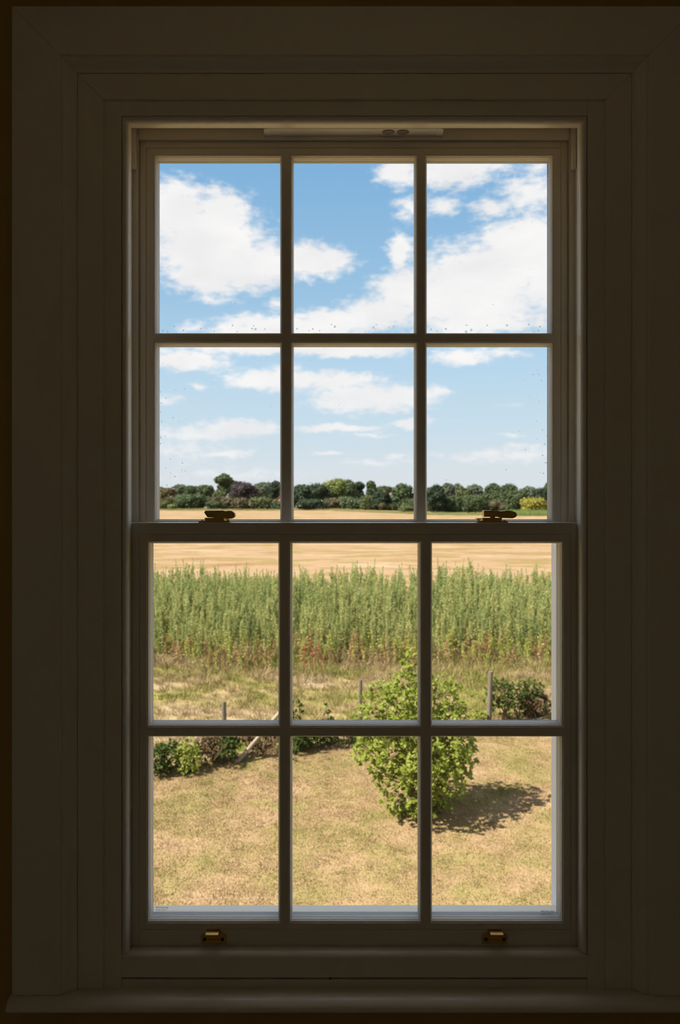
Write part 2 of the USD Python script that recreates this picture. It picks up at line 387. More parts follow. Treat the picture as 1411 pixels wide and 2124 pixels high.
# outside sill, weathered front edge
rng = np.random.default_rng(5)
nx = 90
xs = np.linspace(-.60, .66, nx)
wav = (meshkit.fbm(np.stack([xs * 9, xs * 0, xs * 0], 1), 4, 3) - .5) * .016
sv, sf = [], []
for y, z in ((1.70, EYE - .962), (1.75, EYE - .966), (1.86, EYE - 1.008), (1.93, EYE - 1.030), (1.952, EYE - 1.037), (1.957, EYE - 1.045), (1.957, EYE - 1.10), (1.86, EYE - 1.10)):
    k = smooth01((y - 1.9) / .05)
    sv.append(np.stack([xs, y + wav * k, np.full(nx, z)], 1))
for r in range(len(sv) - 1):
    a = r * nx + np.arange(nx - 1)
    sf += [np.stack([a, a + 1, a + nx + 1], 1), np.stack([a, a + nx + 1, a + nx], 1)]
obj('outer_sill', (np.vstack(sv), np.vstack(sf)), sill_out, win, 40)
fl = []
for k in range(26):
    x = rng.choice([-.28, -.2, .0, .24]) + rng.normal() * .035
    y = 1.90 + rng.random() * .045
    z = EYE - 1.008 - (y - 1.86) * .022 / .07
    fl.append(trimesh.creation.box((.003 + .012 * rng.random(), .004 + .005 * rng.random(), .002), transform=trimesh.transformations.translation_matrix((x, y, z + .0005)) @ trimesh.transformations.rotation_matrix(rng.random() * 3, (0, 0, 1))))
obj('paint_flake', cat(fl), mat('bare_sill', (.42, .41, .42), .8, .2, vary=(.32, .31, .32), scale=40.0), win, kind='stuff')

MOULD = [(0, .0), (.0003, .0012)] + [(.0003 + .0040 * math.sin(t), .0012 + .0058 * (1 - math.cos(t))) for t in np.linspace(.15, math.pi / 2, 8)] + [(.0050, .0074), (.0050, .0125), (.0064, .0145), (.0064, .020), (0, .020)]


def sash(name, yf, xcols, zrows, rect, thick, groove=True):
    """A sash: its frame, and as sub-parts the glazing bars, the mouldings and the panes. xcols, zrows: openings (outer edge of the moulding)."""
    x0, x1, z0, z1 = rect
    yb = yf + thick
    gx0, gx1, gz0, gz1 = xcols[0][0], xcols[-1][1], zrows[-1][0], zrows[0][1]
    g = .0007
    lw = .0155                                                      # scribed line round the frame, a fine rebate
    ms = []

    def board_(a0, a1, c0, c1):
        ms.append(bx(a0, a1, yf, yb, c0, c1, .0006))
    iz0, iz1, ix0, ix1 = gz0 - lw * .8, gz1 + lw * .8, gx0 - lw * .95, gx1 + lw * .95
    board_(x0, ix0 - g, z0, z1); board_(ix1 + g, x1, z0, z1)
    board_(ix0 - g, ix1 + g, iz1 + g, z1); board_(ix0 - g, ix1 + g, z0, iz0 - g)
    inner = [(ix0, gx0, iz0, iz1), (gx1, ix1, iz0, iz1), (gx0, gx1, gz1, iz1), (gx0, gx1, iz0, gz0)]
    for a in inner:
        ms.append(bx(*a[:2], yf + .0003, yb, *a[2:]))
    ms.append(holed(ix0 - g - .001, ix1 + g + .001, yf + .0022, yb - .001, iz0 - g - .001, iz1 + g + .001, (ix0 + .001, ix1 - .001, iz0 + .001, iz1 - .001)))
    fr = obj(name, cat(ms), paint, win)
    for i in range(2):
        obj('glazing_bar', bx(xcols[i][1], xcols[i + 1][0], yf, yb - .004, gz0, gz1), paint, fr)
    for i in range(3):
        obj('glazing_bar', bx(xcols[i][0], xcols[i][1], yf, yb - .004, zrows[1][1], zrows[0][0]), paint, fr)
    yg = yf + .020
    for (a0, a1) in xcols:
        for (c0, c1) in zrows:
            obj('glazing_moulding', ring(a0 - .0001, a1 + .0001, c0 - .0001, c1 + .0001, [(w, yf + .0002 + d) for w, d in MOULD]), paint, fr, 35)
    for (a0, a1) in xcols:
        for (c0, c1) in zrows:
            obj('glazing_spacer', ring(a0, a1, c0, c1, [(-.001, yg), (.0058, yg), (.0058, yg + .014), (-.001, yg + .014)]), spacer_m, fr)
    for (a0, a1) in xcols:
        for (c0, c1) in zrows:
            obj('pane', bx(a0, a1, yg + .0015, yg + .0055, c0, c1), glass, fr)
    return fr, yg + .0015


def cols(Y, *pairs):
    return [((a - CX) * Y / F, (b - CX) * Y / F) for a, b in pairs]


def rows(Y, *pairs):
    return [(EYE - (b - CY) * Y / F, EYE - (a - CY) * Y / F) for a, b in pairs]


YL, YU = 1.600, 1.662
lower, ygl = sash('lower_sash', YL, cols(YL, (304.5, 582.8), (599.4, 875.3), (891.8, 1169.6)), rows(YL, (1121.5, 1509), (1525, 1915)), (JX0 + .002, JX1 - .002, EYE - .9525, EYE - .0545), .050)
upper, ygu = sash('upper_sash', YU, cols(YU, (318, 586.4), (602.2, 867), (881, 1149.4)), rows(YU, (319, 694.3), (708.3, 1083.5)), (JX0 + .002, JX1 - .002, EYE - .098, EYE + .772), .050)

# rain drops dried and wet on the outside of the upper panes
rng = np.random.default_rng(11)
spots = []
for cx0 in (330, 610, 890):
    for k in range(12):
        spots.append((cx0 + rng.random() * 245, 689 - abs(rng.normal()) * 9, 1.1 + rng.random() * 1.4))
for k in range(26):
    spots.append((332 + rng.random() ** 2 * 70, 770 + rng.random() * 270, .7 + rng.random() * .8))
    spots.append((1136 - rng.random() ** 2 * 60, 760 + rng.random() * 250, .7 + rng.random() * .7))
for k in range(30):
    spots.append((330 + rng.random() * 800, 345 + rng.random() * 690, .6 + rng.random() * .5))
for k in range(10):
    spots.append((530 + rng.random() * 340, 1030 + rng.random() * 28, .9 + rng.random() * .8))
dm = []
one = trimesh.creation.icosphere(1)
for (a, b, r) in spots:
    q = W(a, b, ygu + .004)
    m = one.copy()
    m.apply_scale((r * .001, .0006, r * .0011))
    m.apply_translation((q[0], ygu + .0042, q[2]))
    dm.append(m)
obj('raindrop', cat(dm), drop_m, upper, True, kind='stuff', label='small raindrops and specks on the outside of the glass')
q0, q1 = W(1133, 345, 1.70), W(1143, 372, 1.70)
obj('paper_tab', bx(q0[0], q1[0], ygu + .0045, ygu + .0075, q1[2], q0[2], .0008), mat('pale_pink_tab', (.62, .45, .42), .8, .2), upper, label='pale pinkish tab at the edge of the top right pane')

# the makers' stamps in the corners of the lower panes
for (xl, yt, w) in ((323.5, 1880.5, 26.0), (1122.5, 1888.3, 27.0)):
    for line, (t, frac) in enumerate((("PRITAGLASS", 1.0), ("BS EN 12150-1", .92))):
        tm = meshkit.text_mesh(t, .0036, .0002)
        tm.apply_translation(-tm.bounds[0])
        s = w * frac * ygl / F / tm.extents[0]
        tm.apply_scale((s, .0034 / tm.extents[1] * (1 if line == 0 else .85), 1))
        p = W(xl, yt + line * 4.6 + 3.4, ygl)
        tm.apply_transform(np.array([[1, 0, 0, p[0]], [0, 0, 1, ygl - .0006], [0, 1, 0, p[2]], [0, 0, 0, 1]], float))
        tm.fix_normals()
        obj('glass_stamp', tm, grey_mark, lower, label='small dark lettering etched in the corner of the pane')


# trickle vent on the head
def xz_extrude(poly, y0, y1):
    m = trimesh.creation.extrude_polygon(poly, y1 - y0, engine='earcut')
    m.apply_transform(np.array([[1, 0, 0, 0], [0, 0, 1, y0], [0, 1, 0, 0], [0, 0, 0, 1]], float))
    m.fix_normals()
    return m


def pxpoly(pts, Y):
    return sg.Polygon([(W(a, b, Y)[0], W(a, b, Y)[2]) for a, b in pts])


Yv = 1.636
zv = EYE + (CY - 266) * 1.618 / F
va, vb = W(561, 270, Yv)[0], W(906, 270, Yv)[0]
cs = sg.Polygon([(1.6524, zv), (1.6205, zv), (1.6185, zv + .002), (1.6185, zv + .0125), (1.6524, zv + .0125)])
vent = trimesh.creation.extrude_polygon(cs, vb - va, engine='earcut')
vent.apply_transform(np.array([[0, 0, 1, va], [1, 0, 0, 0], [0, 1, 0, 0], [0, 0, 0, 1]], float))
vent.fix_normals()
tv = obj('trickle_vent', vent, vinyl, win, label='slim white plastic trickle vent under the window head')


def xy_extrude(poly, z0, z1):
    m = trimesh.creation.extrude_polygon(poly, z1 - z0, engine='earcut')
    m.apply_translation((0, 0, z0))
    return m


for xa, sgn in ((va, -1), (vb, 1)):
    cap = sg.Polygon([(xa, 1.6175), (xa + sgn * .008, 1.6185), (xa + sgn * .0125, 1.622), (xa + sgn * .0135, 1.630), (xa + sgn * .0135, 1.6524), (xa, 1.6524)])
    obj('end_cap', xy_extrude(cap, zv - .0012, zv + .0128), vinyl, tv)
grip = mat('vent_grip', (.30, .27, .24), .6, .3, vary=(.27, .24, .21), scale=30.0)
for a0, a1 in ((793, 818), (823, 848)):
    c, hw_ = W((a0 + a1) / 2, 270, Yv)[0], (a1 - a0) / 2 * Yv / F
    obj('slider_grip', xy_extrude(sg.Polygon([(c + x * hw_, 1.634 + y * .0095) for x, y in sg.Point(0, 0).buffer(1, 12).exterior.coords]), zv - .0018, zv + .001), grip, tv)


# brass sash fasteners on the meeting rail
def turned(poly_xy, z0, z1):
    m = trimesh.creation.extrude_polygon(poly_xy, z1 - z0, engine='earcut')
    m.apply_translation((0, 0, z0))
    return m


def fastener(x0, flip):
    zr = EYE - .0545
    c = W(x0, 1084, 1.622)[0]
    mm = .00101
    base = sg.box(-.0335, 1.606, .033, 1.638).buffer(-.006).buffer(.006)
    bm = turned(base, 0, .0042)
    bm.apply_translation((c, 0, zr))
    f = obj('sash_fastener', bm, brass, win, label='brass sash fastener on the meeting rail')
    b2 = turned(sg.box(-.021, 1.611, .0205, 1.634).buffer(-.004).buffer(.004), .0042, .0100)
    b2.apply_translation((c, 0, zr))
    obj('boss', b2, brass, f)
    if not flip:
        out = [(-.0185, .0245), (.018, .0248), (.024, .0235), (.031, .0247), (.037, .0235), (.0417, .0195), (.0425, .0155), (.040, .011), (.035, .0088), (.020, .0095), (.010, .0105), (-.014, .0118), (-.0185, .018), (-.0205, .0215)]
    else:
        out = [(-.0175, .0245), (-.002, .025), (.016, .0235), (.030, .0248), (.040, .0242), (.048, .021), (.0505, .0165), (.048, .012), (.042, .0098), (.022, .0100), (.010, .0128), (-.0175, .0128)]
    lev = xz_extrude(sg.Polygon(out).buffer(.0006), 1.611, 1.631)
    lev.apply_translation((c, 0, zr))
    obj('lever', lev, brass, f)
    pv = trimesh.creation.cylinder(.0055, .020, sections=20)
    pv.apply_translation((c + .002, 1.6225, zr + .0135))
    obj('pivot', pv, brass, f)
    for s in (-1, 1):
        sc = trimesh.creation.cylinder(.0032, .0018, sections=14)
        sc.apply_translation((c + s * .027, 1.622, zr + .0046))
        obj('screw', sc, dark_metal, f)
    kp = turned(sg.box(-.022, 1.665, .022, 1.690).buffer(-.003).buffer(.003), 0, .006)
    kp.apply_translation((c, 0, zr + .0002 + .0015))
    obj('keeper', kp, brass, f)


fastener(446.5, False)
fastener(1020, True)


# brass sash lifts on the bottom rail
def lift(px):
    y1 = YL - .0002
    P = lambda a, b: (((px + a) - CX) * 1.6 / F, EYE - (b - CY) * 1.6 / F)
    out = [P(-26.5, 1957), (P(-26.5, 1940)), P(-25, 1937.5), P(-19, 1936), P(-15, 1931), P(-14, 1927), P(14, 1927), P(15, 1931), P(19, 1936), P(25, 1937.5), P(26.5, 1940), P(26.5, 1957)]
    f = obj('sash_lift', xz_extrude(sg.Polygon(out).buffer(-.0004).buffer(.0004), y1 - .0022, y1), brass, win, label='small brass sash lift on the bottom rail')
    # hook: a strip that rises from the plate and curls outwards to the room
    zb, zt_ = P(0, 1946)[1], P(0, 1931)[1]
    path = [(y1 - .0022, zb), (y1 - .0045, zb + .003), (y1 - .006, zt_ - .002), (y1 - .009, zt_ + .0035), (y1 - .014, zt_ + .0062), (y1 - .020, zt_ + .0068), (y1 - .0238, zt_ + .0052)]
    back = [(a, b - .0022) for a, b in path]
    hk = trimesh.creation.extrude_polygon(sg.Polygon(path + back[::-1]).buffer(.0003), .0262, engine='earcut')
    x = P(-13, 0)[0]
    hk.apply_transform(np.array([[0, 0, 1, x], [1, 0, 0, 0], [0, 1, 0, 0], [0, 0, 0, 1]], float))
    hk.fix_normals()
    obj('hook', hk, brass, f, 40)
    for s in (-18.5, 18.5):
        c = P(s, 1947)
        sc = trimesh.creation.cylinder(.0036, .0015, sections=16)
        sc.apply_transform(trimesh.transformations.rotation_matrix(math.pi / 2, (1, 0, 0)))
        sc.apply_translation((c[0], y1 - .0026, c[1]))
        obj('screw', sc, dark_metal, f)


lift(443.5)
lift(1026.5)
nl = trimesh.creation.icosphere(2)
nl.apply_scale((.0022, .0035, .0042))
q = W(685, 2028, 1.5775)
nl.apply_translation(q)
obj('screw_head', nl, dark_metal, win, True)

# ------------------------------------------------------------------ the land outside
def fence_y(x):
    return 14.28 + .4 * x


def height(x, y):
    h = (meshkit.fbm(np.stack([x * .35, y * .35, x * 0], -1), 3, 2) - .5) * .10 * smooth01((y - 4) / 4)
    h = h + (meshkit.fbm(np.stack([x * .02, y * .02, x * 0 + 5], -1), 3, 8) - .5) * .8 * smooth01((y - 60) / 60)
    h = h + 2.9 * smooth01((y - 255) / 180)
    return h


def h1(x, y):
    return float(height(np.array([float(x)]), np.array([float(y)]))[0])


def land(name, ya, yb, xr, nx, ny, m, label, power=1.0, lift_=0.0):
    u = np.linspace(-1, 1, nx)
    u = np.sign(u) * np.abs(u) ** power * xr
    t = np.linspace(0, 1, ny)
    A, B = ya(u), yb(u)
    X = np.broadcast_to(u, (ny, nx))
    Y = A[None] + (B - A)[None] * t[:, None]
    V = np.stack([X, Y, height(X, Y) + lift_], -1).reshape(-1, 3)
    i, j = np.meshgrid(np.arange(ny - 1), np.arange(nx - 1), indexing='ij')
    a = (i * nx + j).ravel()
    return struct(name, (V, np.stack([a, a + 1, a + nx + 1, a + nx], 1)), m, label)


def wob(x, amp, f, seed):
    x = np.asarray(x, float)
    return (meshkit.fbm(np.stack([x * f, x * 0 + seed, x * 0], -1), 3, seed) - .5) * 2 * amp


e1 = lambda x: fence_y(np.clip(x, -9, 9)) + .25 + wob(x, .3, .8, 1)
e2 = lambda x: 21.2 + wob(x, .7, .5, 2)
e3 = lambda x: 31.5 + wob(x, .9, .4, 3)
e4 = lambda x: 258 - 72 * smooth01((x + 12) / 40) + wob(x, 2.5, .06, 4)
e5 = lambda x: np.full_like(np.asarray(x, float), 1500.0)

lawn_ramp = [(0.3, (0.1306, 0.1406, 0.0349)), (0.4, (0.192, 0.1672, 0.0582)), (0.47, (0.2342, 0.1786, 0.0776)), (0.54, (0.2765, 0.19, 0.1009)), (0.61, (0.3072, 0.2128, 0.1242)), (0.68, (0.3302, 0.247, 0.1513))]
lawn_m = ground_mat('dry_lawn', lawn_ramp, 1.1, 26.0, bump=.03)
rough_ramp = [(0.32, (0.1155, 0.1548, 0.0202)), (0.4, (0.1694, 0.1806, 0.0363)), (0.46, (0.2156, 0.1843, 0.0645)), (0.53, (0.2695, 0.2027, 0.1008)), (0.6, (0.308, 0.2285, 0.1371)), (0.68, (0.3696, 0.2948, 0.2097))]
rough_m = ground_mat('rough_grass', rough_ramp, .75, 18.0, stretch=(.6, 1.1, 1), bump=.04, fine_mix=.34)
weed_soil = ground_mat('weed_soil', [(.3, (.13, .14, .04)), (.6, (.24, .19, .09))], 1.0, 12.0)
stub_ramp = [(.36, (.16, .088, .04)), (.42, (.215, .13, .065)), (.455, (.15, .13, .038)), (.49, (.225, .14, .08)), (.53, (.255, .175, .105)), (.56, (.215, .145, .08)), (.61, (.275, .205, .13)), (.68, (.29, .235, .155))]
stub_m = ground_mat('stubble', stub_ramp, 1.0, 2.2, stretch=(.11, .26, 1), angle=.10, bump=.05, fine_mix=.42, warp=.9)
far_ramp = [(.35, (.085, .10, .03)), (.48, (.135, .12, .05)), (.6, (.20, .135, .07))]
far_m = ground_mat('far_meadow', far_ramp, .05, .8, stretch=(.5, 1.6, 1))
gold_m = ground_mat('far_stubble', [(.35, (.21, .14, .08)), (.6, (.25, .175, .105))], .05, .5, stretch=(.3, 2, 1))

land('lawn', lambda x: np.full_like(x, 1.8), e1, 60, 161, 90, lawn_m, 'sun-dried tan lawn below the window', 1.8)
land('meadow_strip', e1, e2, 70, 181, 40, rough_m, 'rough yellow-green grass between the fence line and the tall weeds', 1.8)
land('weed_ground', e2, e3, 90, 161, 30, weed_soil, 'bare ground under the tall weeds', 1.8)
land('stubble_field', e3, e4, 420, 181, 120, stub_m, 'wide harvested stubble field in pale gold and pink', 1.8)
land('field_margin', e4, lambda x: e4(x) + 75, 420, 161, 30, far_m, 'grassy margin at the far side of the stubble field', 1.8)
land('far_field', lambda x: e4(x) + 75, e5, 1400, 121, 40, gold_m, 'second harvested field behind the hedge', 1.6)


# ------------------------------------------------------------------ point instancers for grass (uncountable)
def instancer(name, protos, label, catg, pos, idx, yaw, scale):
    pi = UsdGeom.PointInstancer.Define(stage, numbered('/World/' + name))
    for nme, mesh_, m in protos:
        obj(nme, mesh_, m, pi.GetPrim())
        pass
    kids = [c.GetPath() for c in pi.GetPrim().GetChildren()]
    pi.CreatePrototypesRel().SetTargets(kids)
    pi.CreateProtoIndicesAttr(Vt.IntArray.FromNumpy(np.asarray(idx, np.int32)))
    pi.CreatePositionsAttr(Vt.Vec3fArray.FromNumpy(np.asarray(pos, np.float32)))
    q = np.zeros((len(pos), 4), np.float32)
    q[:, 0], q[:, 3] = np.cos(yaw / 2), np.sin(yaw / 2)
    pi.CreateOrientationsAttr(Vt.QuathArray([Gf.Quath(float(a), float(b), float(c), float(d)) for a, b, c, d in q]))
    s = np.broadcast_to(np.asarray(scale, np.float32).reshape(len(pos), -1), (len(pos), 3))
    pi.CreateScalesAttr(Vt.Vec3fArray.FromNumpy(np.ascontiguousarray(s)))
    return tag(pi.GetPrim(), label, catg, kind='stuff')


def tuft(rng, n, rad, hmin, hmax, lean, width=1.0):
    a, r = rng.random(n) * 2 * np.pi, rad * np.sqrt(rng.random(n))
    pos = np.stack([r * np.cos(a), r * np.sin(a), np.zeros(n) - .005], 1)
    d = np.stack([np.cos(a) * lean * rng.random(n), np.sin(a) * lean * rng.random(n), np.ones(n)], 1) + rng.normal(size=(n, 3)) * .25 * lean
    h = hmin + (hmax - hmin) * rng.random(n)
    sz = np.stack([np.full(n, .05 * width) * (.7 + .6 * rng.random(n)), h, h], 1)
    return scatter(BLADE, pos, frames(d, rng), sz)


rng = np.random.default_rng(21)


def in_zone(n, ya, yb, xr, rng):
    x = rng.uniform(-xr, xr, n)
    A, B = ya(x), yb(x)
    y = A + (B - A) * rng.random(n)
    return x, y


n = 26000
x = rng.uniform(-7.5, 8, n)
y = 7.2 + (e1(x) - 7.2) * rng.random(n) ** .9
pos = np.stack([x, y, height(x, y)], 1)
instancer('lawn_grass', [('grass_tuft', tuft(np.random.default_rng(30 + k), 30, .11, .012, .038, 1.3, .8), lawn_m) for k in range(4)], 'short dry tan grass of the mown lawn', 'grass', pos, rng.integers(0, 4, n), rng.random(n) * 6.3, .8 + .6 * rng.random(n))
n = 11000
x, y = in_zone(n, e1, lambda q: e2(q) + 1.6, 13, rng)
pos = np.stack([x, y, height(x, y)], 1)
instancer('rough_grass', [('grass_tuft', tuft(np.random.default_rng(40 + k), 26, .13, .07, .22, .9, 1.3), rough_m) for k in range(4)], 'rough uncut yellow-green grass beyond the fence posts', 'grass', pos, rng.integers(0, 4, n), rng.random(n) * 6.3, (.6 + .8 * rng.random(n)) * (.8 + .5 * smooth01((y - 18) / 3)))

# ------------------------------------------------------------------ tall weeds
GREY_GREEN = [(0, (0.2288, 0.2716, 0.095)), (0.3, (0.3328, 0.3589, 0.13)), (0.6, (0.4264, 0.4171, 0.16)), (0.85, (0.4888, 0.4365, 0.18)), (1, (0.4992, 0.3783, 0.16))]
YELLOW_GREEN = [(0, (.22, .26, .06)), (.35, (.33, .36, .085)), (.7, (.44, .40, .10)), (.9, (.52, .38, .09)), (1, (.46, .27, .10))]
RED = [(0, (0.225, 0.088, 0.04)), (0.4, (0.3, 0.112, 0.052)), (0.7, (0.36, 0.2, 0.08)), (1, (0.27, 0.24, 0.08))]
weed_green = leaf_mat('weed_green', GREY_GREEN, .48, .7, True)
weed_yellow = leaf_mat('weed_yellow', YELLOW_GREEN, .45, .7, True)
weed_red = leaf_mat('weed_red', RED, .25, .7, True)
weed_dry = leaf_mat('weed_dry', [(0, (.22, .13, .055)), (.4, (.34, .22, .10)), (.75, (.44, .32, .15)), (1, (.36, .36, .10))], .35, .8, True)
stem_m = mat('weed_stem', (.24, .22, .09), .7, .2, vary=(.28, .17, .08), scale=6.0)


def weed(rng, H, width, n_branch, flecks, leaves):
    """A spire of a weed: stem, side branches held upright, and small leaves and seed clusters."""
    lean = rng.normal(size=2) * .05 * H
    zz = np.linspace(0, H, 6)
    axis = lambda z: np.stack([lean[0] * (z / H) ** 2, lean[1] * (z / H) ** 2, z], -1)
    stems = [tube(axis(zz), np.linspace(.009, .002, 6), 3)]
    P, D, S = [], [], []
    for k in range(n_branch):
        z0 = H * (.18 + .6 * (k + rng.random()) / n_branch)
        L = (H - z0) * .42 + .05 * H * rng.random()
        a = rng.random() * 6.283
        out = width * (1 - .55 * z0 / H)
        b0 = axis(np.array(z0))
        t = np.linspace(0, 1, 4)[:, None]
        c = b0 + np.concatenate([np.cos(a) * out * t ** .7, np.sin(a) * out * t ** .7, L * t], 1)
        stems.append(tube(c, np.linspace(.005, .0015, 4), 3))
        m = max(4, int(flecks / n_branch * .75))
        u = rng.random(m) ** .75
        q = np.stack([np.interp(u, t[:, 0], c[:, i]) for i in range(3)], 1) + rng.normal(size=(m, 3)) * .016
        P.append(q); D.append(rng.normal(size=(m, 3)) * .6 + [0, 0, 1]); S.append(.024 + .034 * rng.random(m))
    m = int(flecks * .35)
    u = H * (.55 + .47 * rng.random(m))
    P.append(axis(np.minimum(u, H)) + rng.normal(size=(m, 3)) * (.022 * (1.25 - np.minimum(u, H) / H))[:, None]); D.append(rng.normal(size=(m, 3)) * .5 + [0, 0, 1]); S.append(.022 + .03 * rng.random(m))
    u = H * (.06 + .7 * rng.random(leaves))
    a = rng.random(leaves) * 6.283
    rr = width * .8 * rng.random(leaves) * (1.1 - u / H)
    P.append(axis(u) + np.stack([rr * np.cos(a), rr * np.sin(a), 0 * a], 1)); D.append(np.stack([np.cos(a), np.sin(a), .5 - rng.random(leaves)], 1)); S.append(.035 + .045 * rng.random(leaves))
    P, D, S = np.vstack(P), np.vstack(D), np.concatenate(S)
    return cat(stems), scatter(DIAMOND, P, frames(D, rng), S[:, None] * np.array([1.0, 1, 1]))


KINDS = [(1.5, .10, 7, 330, 40, weed_green), (1.3, .12, 8, 340, 46, weed_green), (1.68, .085, 6, 300, 36, weed_green), (1.15, .11, 6, 260, 46, weed_green), (.85, .08, 5, 150, 36, weed_yellow), (.65, .09, 5, 120, 34, weed_yellow), (.75, .08, 5, 130, 20, weed_dry), (.55, .08, 5, 110, 20, weed_dry)]
weeds = [weed(np.random.default_rng(60 + k), *K[:5]) + (K[5],) for k, K in enumerate(KINDS)]
rng = np.random.default_rng(77)
# front rows: individuals in view
front, tries = [], 0
while len(front) < 280:
    pxx = rng.uniform(318, 1142)
    xx = (pxx - CX) / F * 21.4
    yy = float(e2(np.array([xx]))[0]) + abs(rng.normal()) * 1.3 - 1.0 + rng.random() * .6
    xx = (pxx - CX) / F * yy
    deep = yy - float(e2(np.array([xx]))[0])
    low = rng.random() < (.97 if deep < .5 else .72 if deep < 1.3 else .35)
    k = (int(rng.integers(6, 8)) if rng.random() < (.62 if deep < -.1 else .30) else int(rng.integers(4, 6))) if low else int(rng.integers(0, 4))
    front.append((xx, yy, k, (.70 + .45 * rng.random()) * (.8 if k < 4 else .72 + .28 * float(smooth01((deep + 1) / 1.4)))))
firsts = {}
NAMES = {2: ('dry brown weed stalk, foot of the stand', 'dry brown weeds at the foot of the stand'),
         True: ('tall green weed with a feathery spire, front of the stand', 'green weeds at the front of the stand'),
         False: ('short yellowing weed stalk, foot of the stand', 'yellowing weeds at the front of the stand')}
for (xx, yy, k, s) in front:
    lab, grp = NAMES[2 if k > 5 else k < 4]
    pxx = CX + xx / yy * F
    where = 'in the left pane' if pxx < 578 else 'behind the left glazing bar' if pxx < 607 else 'in the middle pane' if pxx < 867 else 'behind the right glazing bar' if pxx < 898 else 'in the right pane'
    lab, grp = f'{lab} {where}', f'{grp} {where}'
    nm = 'tall_weed' if k < 4 else 'yellow_weed' if k < 6 else 'dry_weed'
    X = UsdGeom.Xform.Define(stage, numbered('/World/' + nm))
    X.AddTranslateOp().Set((float(xx), float(yy), h1(xx, yy)))
    X.AddRotateZOp().Set(float(rng.random() * 360))
    X.AddScaleOp().Set((float(s),) * 3)
    p = tag(X.GetPrim(), lab, 'weed', grp)
    if k not in firsts:
        c = stage.CreateClassPrim(f'/World/weed_kind_{k}')
        st, fo, m = weeds[k]
        usdkit.mesh(stage, f'/World/weed_kind_{k}/stem', st, stem_m)
        usdkit.mesh(stage, f'/World/weed_kind_{k}/foliage', fo, m)
        firsts[k] = c.GetPath()
    p.GetReferences().AddInternalReference(firsts[k])
    p.SetInstanceable(True)
n = 5200
x = rng.uniform(-15, 16, n)
y = e2(x) + .5 + (e3(x) - e2(x) - .5) * rng.random(n)
dp = y - e2(x)
idx = np.where(rng.random(n) < np.clip(.62 - .20 * dp, .05, 1), rng.integers(4, 8, n), rng.integers(0, 4, n))
sc = (.78 + .42 * rng.random(n)) * (.82 + .20 * smooth01((dp - 1) / 3)) * (1 + wob(x, .12, .8, 9))
pr = []
for st, fo, m in weeds:
    pr.append(('weed_plant', cat([st, fo]), m))
instancer('weed_stand', pr, 'dense stand of tall grey-green weeds behind the front rows', 'weeds', np.stack([x, y, height(x, y)], 1), idx, rng.random(n) * 6.3, sc)

# dry red docks along the foot of the weeds
dst, dfo = weed(np.random.default_rng(91), .95, .09, 6, 150, 8)
docks = [(632, 1402, 1.0), (648, 1405, 1.05), (664, 1402, .95), (925, 1372, .75), (1010, 1380, 1.0), (1050, 1368, .7), (1110, 1375, .7), (1128, 1360, .6), (800, 1372, .7), (842, 1378, .75), (560, 1370, .5), (1072, 1352, .7), (975, 1362, .6)]
DL = ['left stalk of the dark red dock clump beside the bar in the middle pane', 'middle and tallest stalk of the dark red dock clump in the middle pane', 'right stalk of the dark red dock clump in the middle pane']
first = None
for i, (a, b, s) in enumerate(docks):
    Y = EYE * F / (b - CY)
    q = W(a, b, Y)
    X = UsdGeom.Xform.Define(stage, numbered('/World/dock_plant'))
    X.AddTranslateOp().Set((float(q[0]), float(Y), h1(q[0], Y)))
    X.AddRotateZOp().Set(float(rng.random() * 360))
    X.AddScaleOp().Set((float(s),) * 3)
    p = tag(X.GetPrim(), DL[i] if i < 3 else 'thin single reddish dock stalk among the foot of the weeds', 'weed', None if i < 3 else 'single red dock stalks')
    if first is None:
        obj('stem', dst, mat('dock_stem', (.26, .10, .05), .7, .2, vary=(.30, .15, .07), scale=8.0), p)
        obj('seed_head', dfo, weed_red, p)
        first = p.GetPath()
    else:
        p.GetReferences().AddInternalReference(first)
        p.SetInstanceable(True)

# ------------------------------------------------------------------ fence posts and brace
post_m = mat('weathered_wood', (.15, .125, .095), .85, .2, vary=(.10, .082, .062), scale=5.0, stretch=(6, 6, .8), bump=.004)


def post(px_, top, w, lean, label):
    t = (px_ - CX) / F
    Y = 14.28 / (1 - .4 * t)
    q = W(px_, top, Y)
    g = h1(q[0], Y)
    H = q[2] - g + .25
    r = w / 2 * Y / F
    zz = np.linspace(0, 1, 8)
    pts = np.stack([(zz - 1) * -lean * 0 + lean * zz, 0 * zz, zz * H], 1)
    m = tube(pts, r * (1 + .05 * np.cos(zz * 9)), 10)
    v = m.vertices
    v[:] = v + (meshkit.noise(v * 14) - .5)[:, None] * .012 * [1, 1, 0]
    th = thing('fence_post', label, 'fence post', (q[0] - lean, Y, g - .25))
    obj('post', m, post_m, th, 40)
    return th


post(465, 1455, 9, 0.0, 'grey wooden fence post standing alone in the left pane of the lower sash')
post(594, 1458, 9, 0.0, 'grey wooden fence post with a leaning brace, behind the left glazing bar')
post(748, 1410, 8, .02, 'thin grey fence post at the left edge of the leafy yellow-green shrub')
post(1018, 1393, 10, .04, 'slightly leaning brown fence post rising from brambles in the right pane')
a = W(592, 1463, 13.95) + [0, -.05, 0]
b = W(492, 1552, 13.35)
b[2] = h1(b[0], b[1]) + .02
th = thing('fence_brace', 'pale round timber brace slanting down from the fence post to the grass', 'fence brace', b)
obj('rail', tube(np.linspace(np.zeros(3), a - b, 6), .036, 10), mat('pale_wood', (.26, .21, .16), .85, .2, vary=(.20, .155, .115), scale=6.0, bump=.003), th, 40)

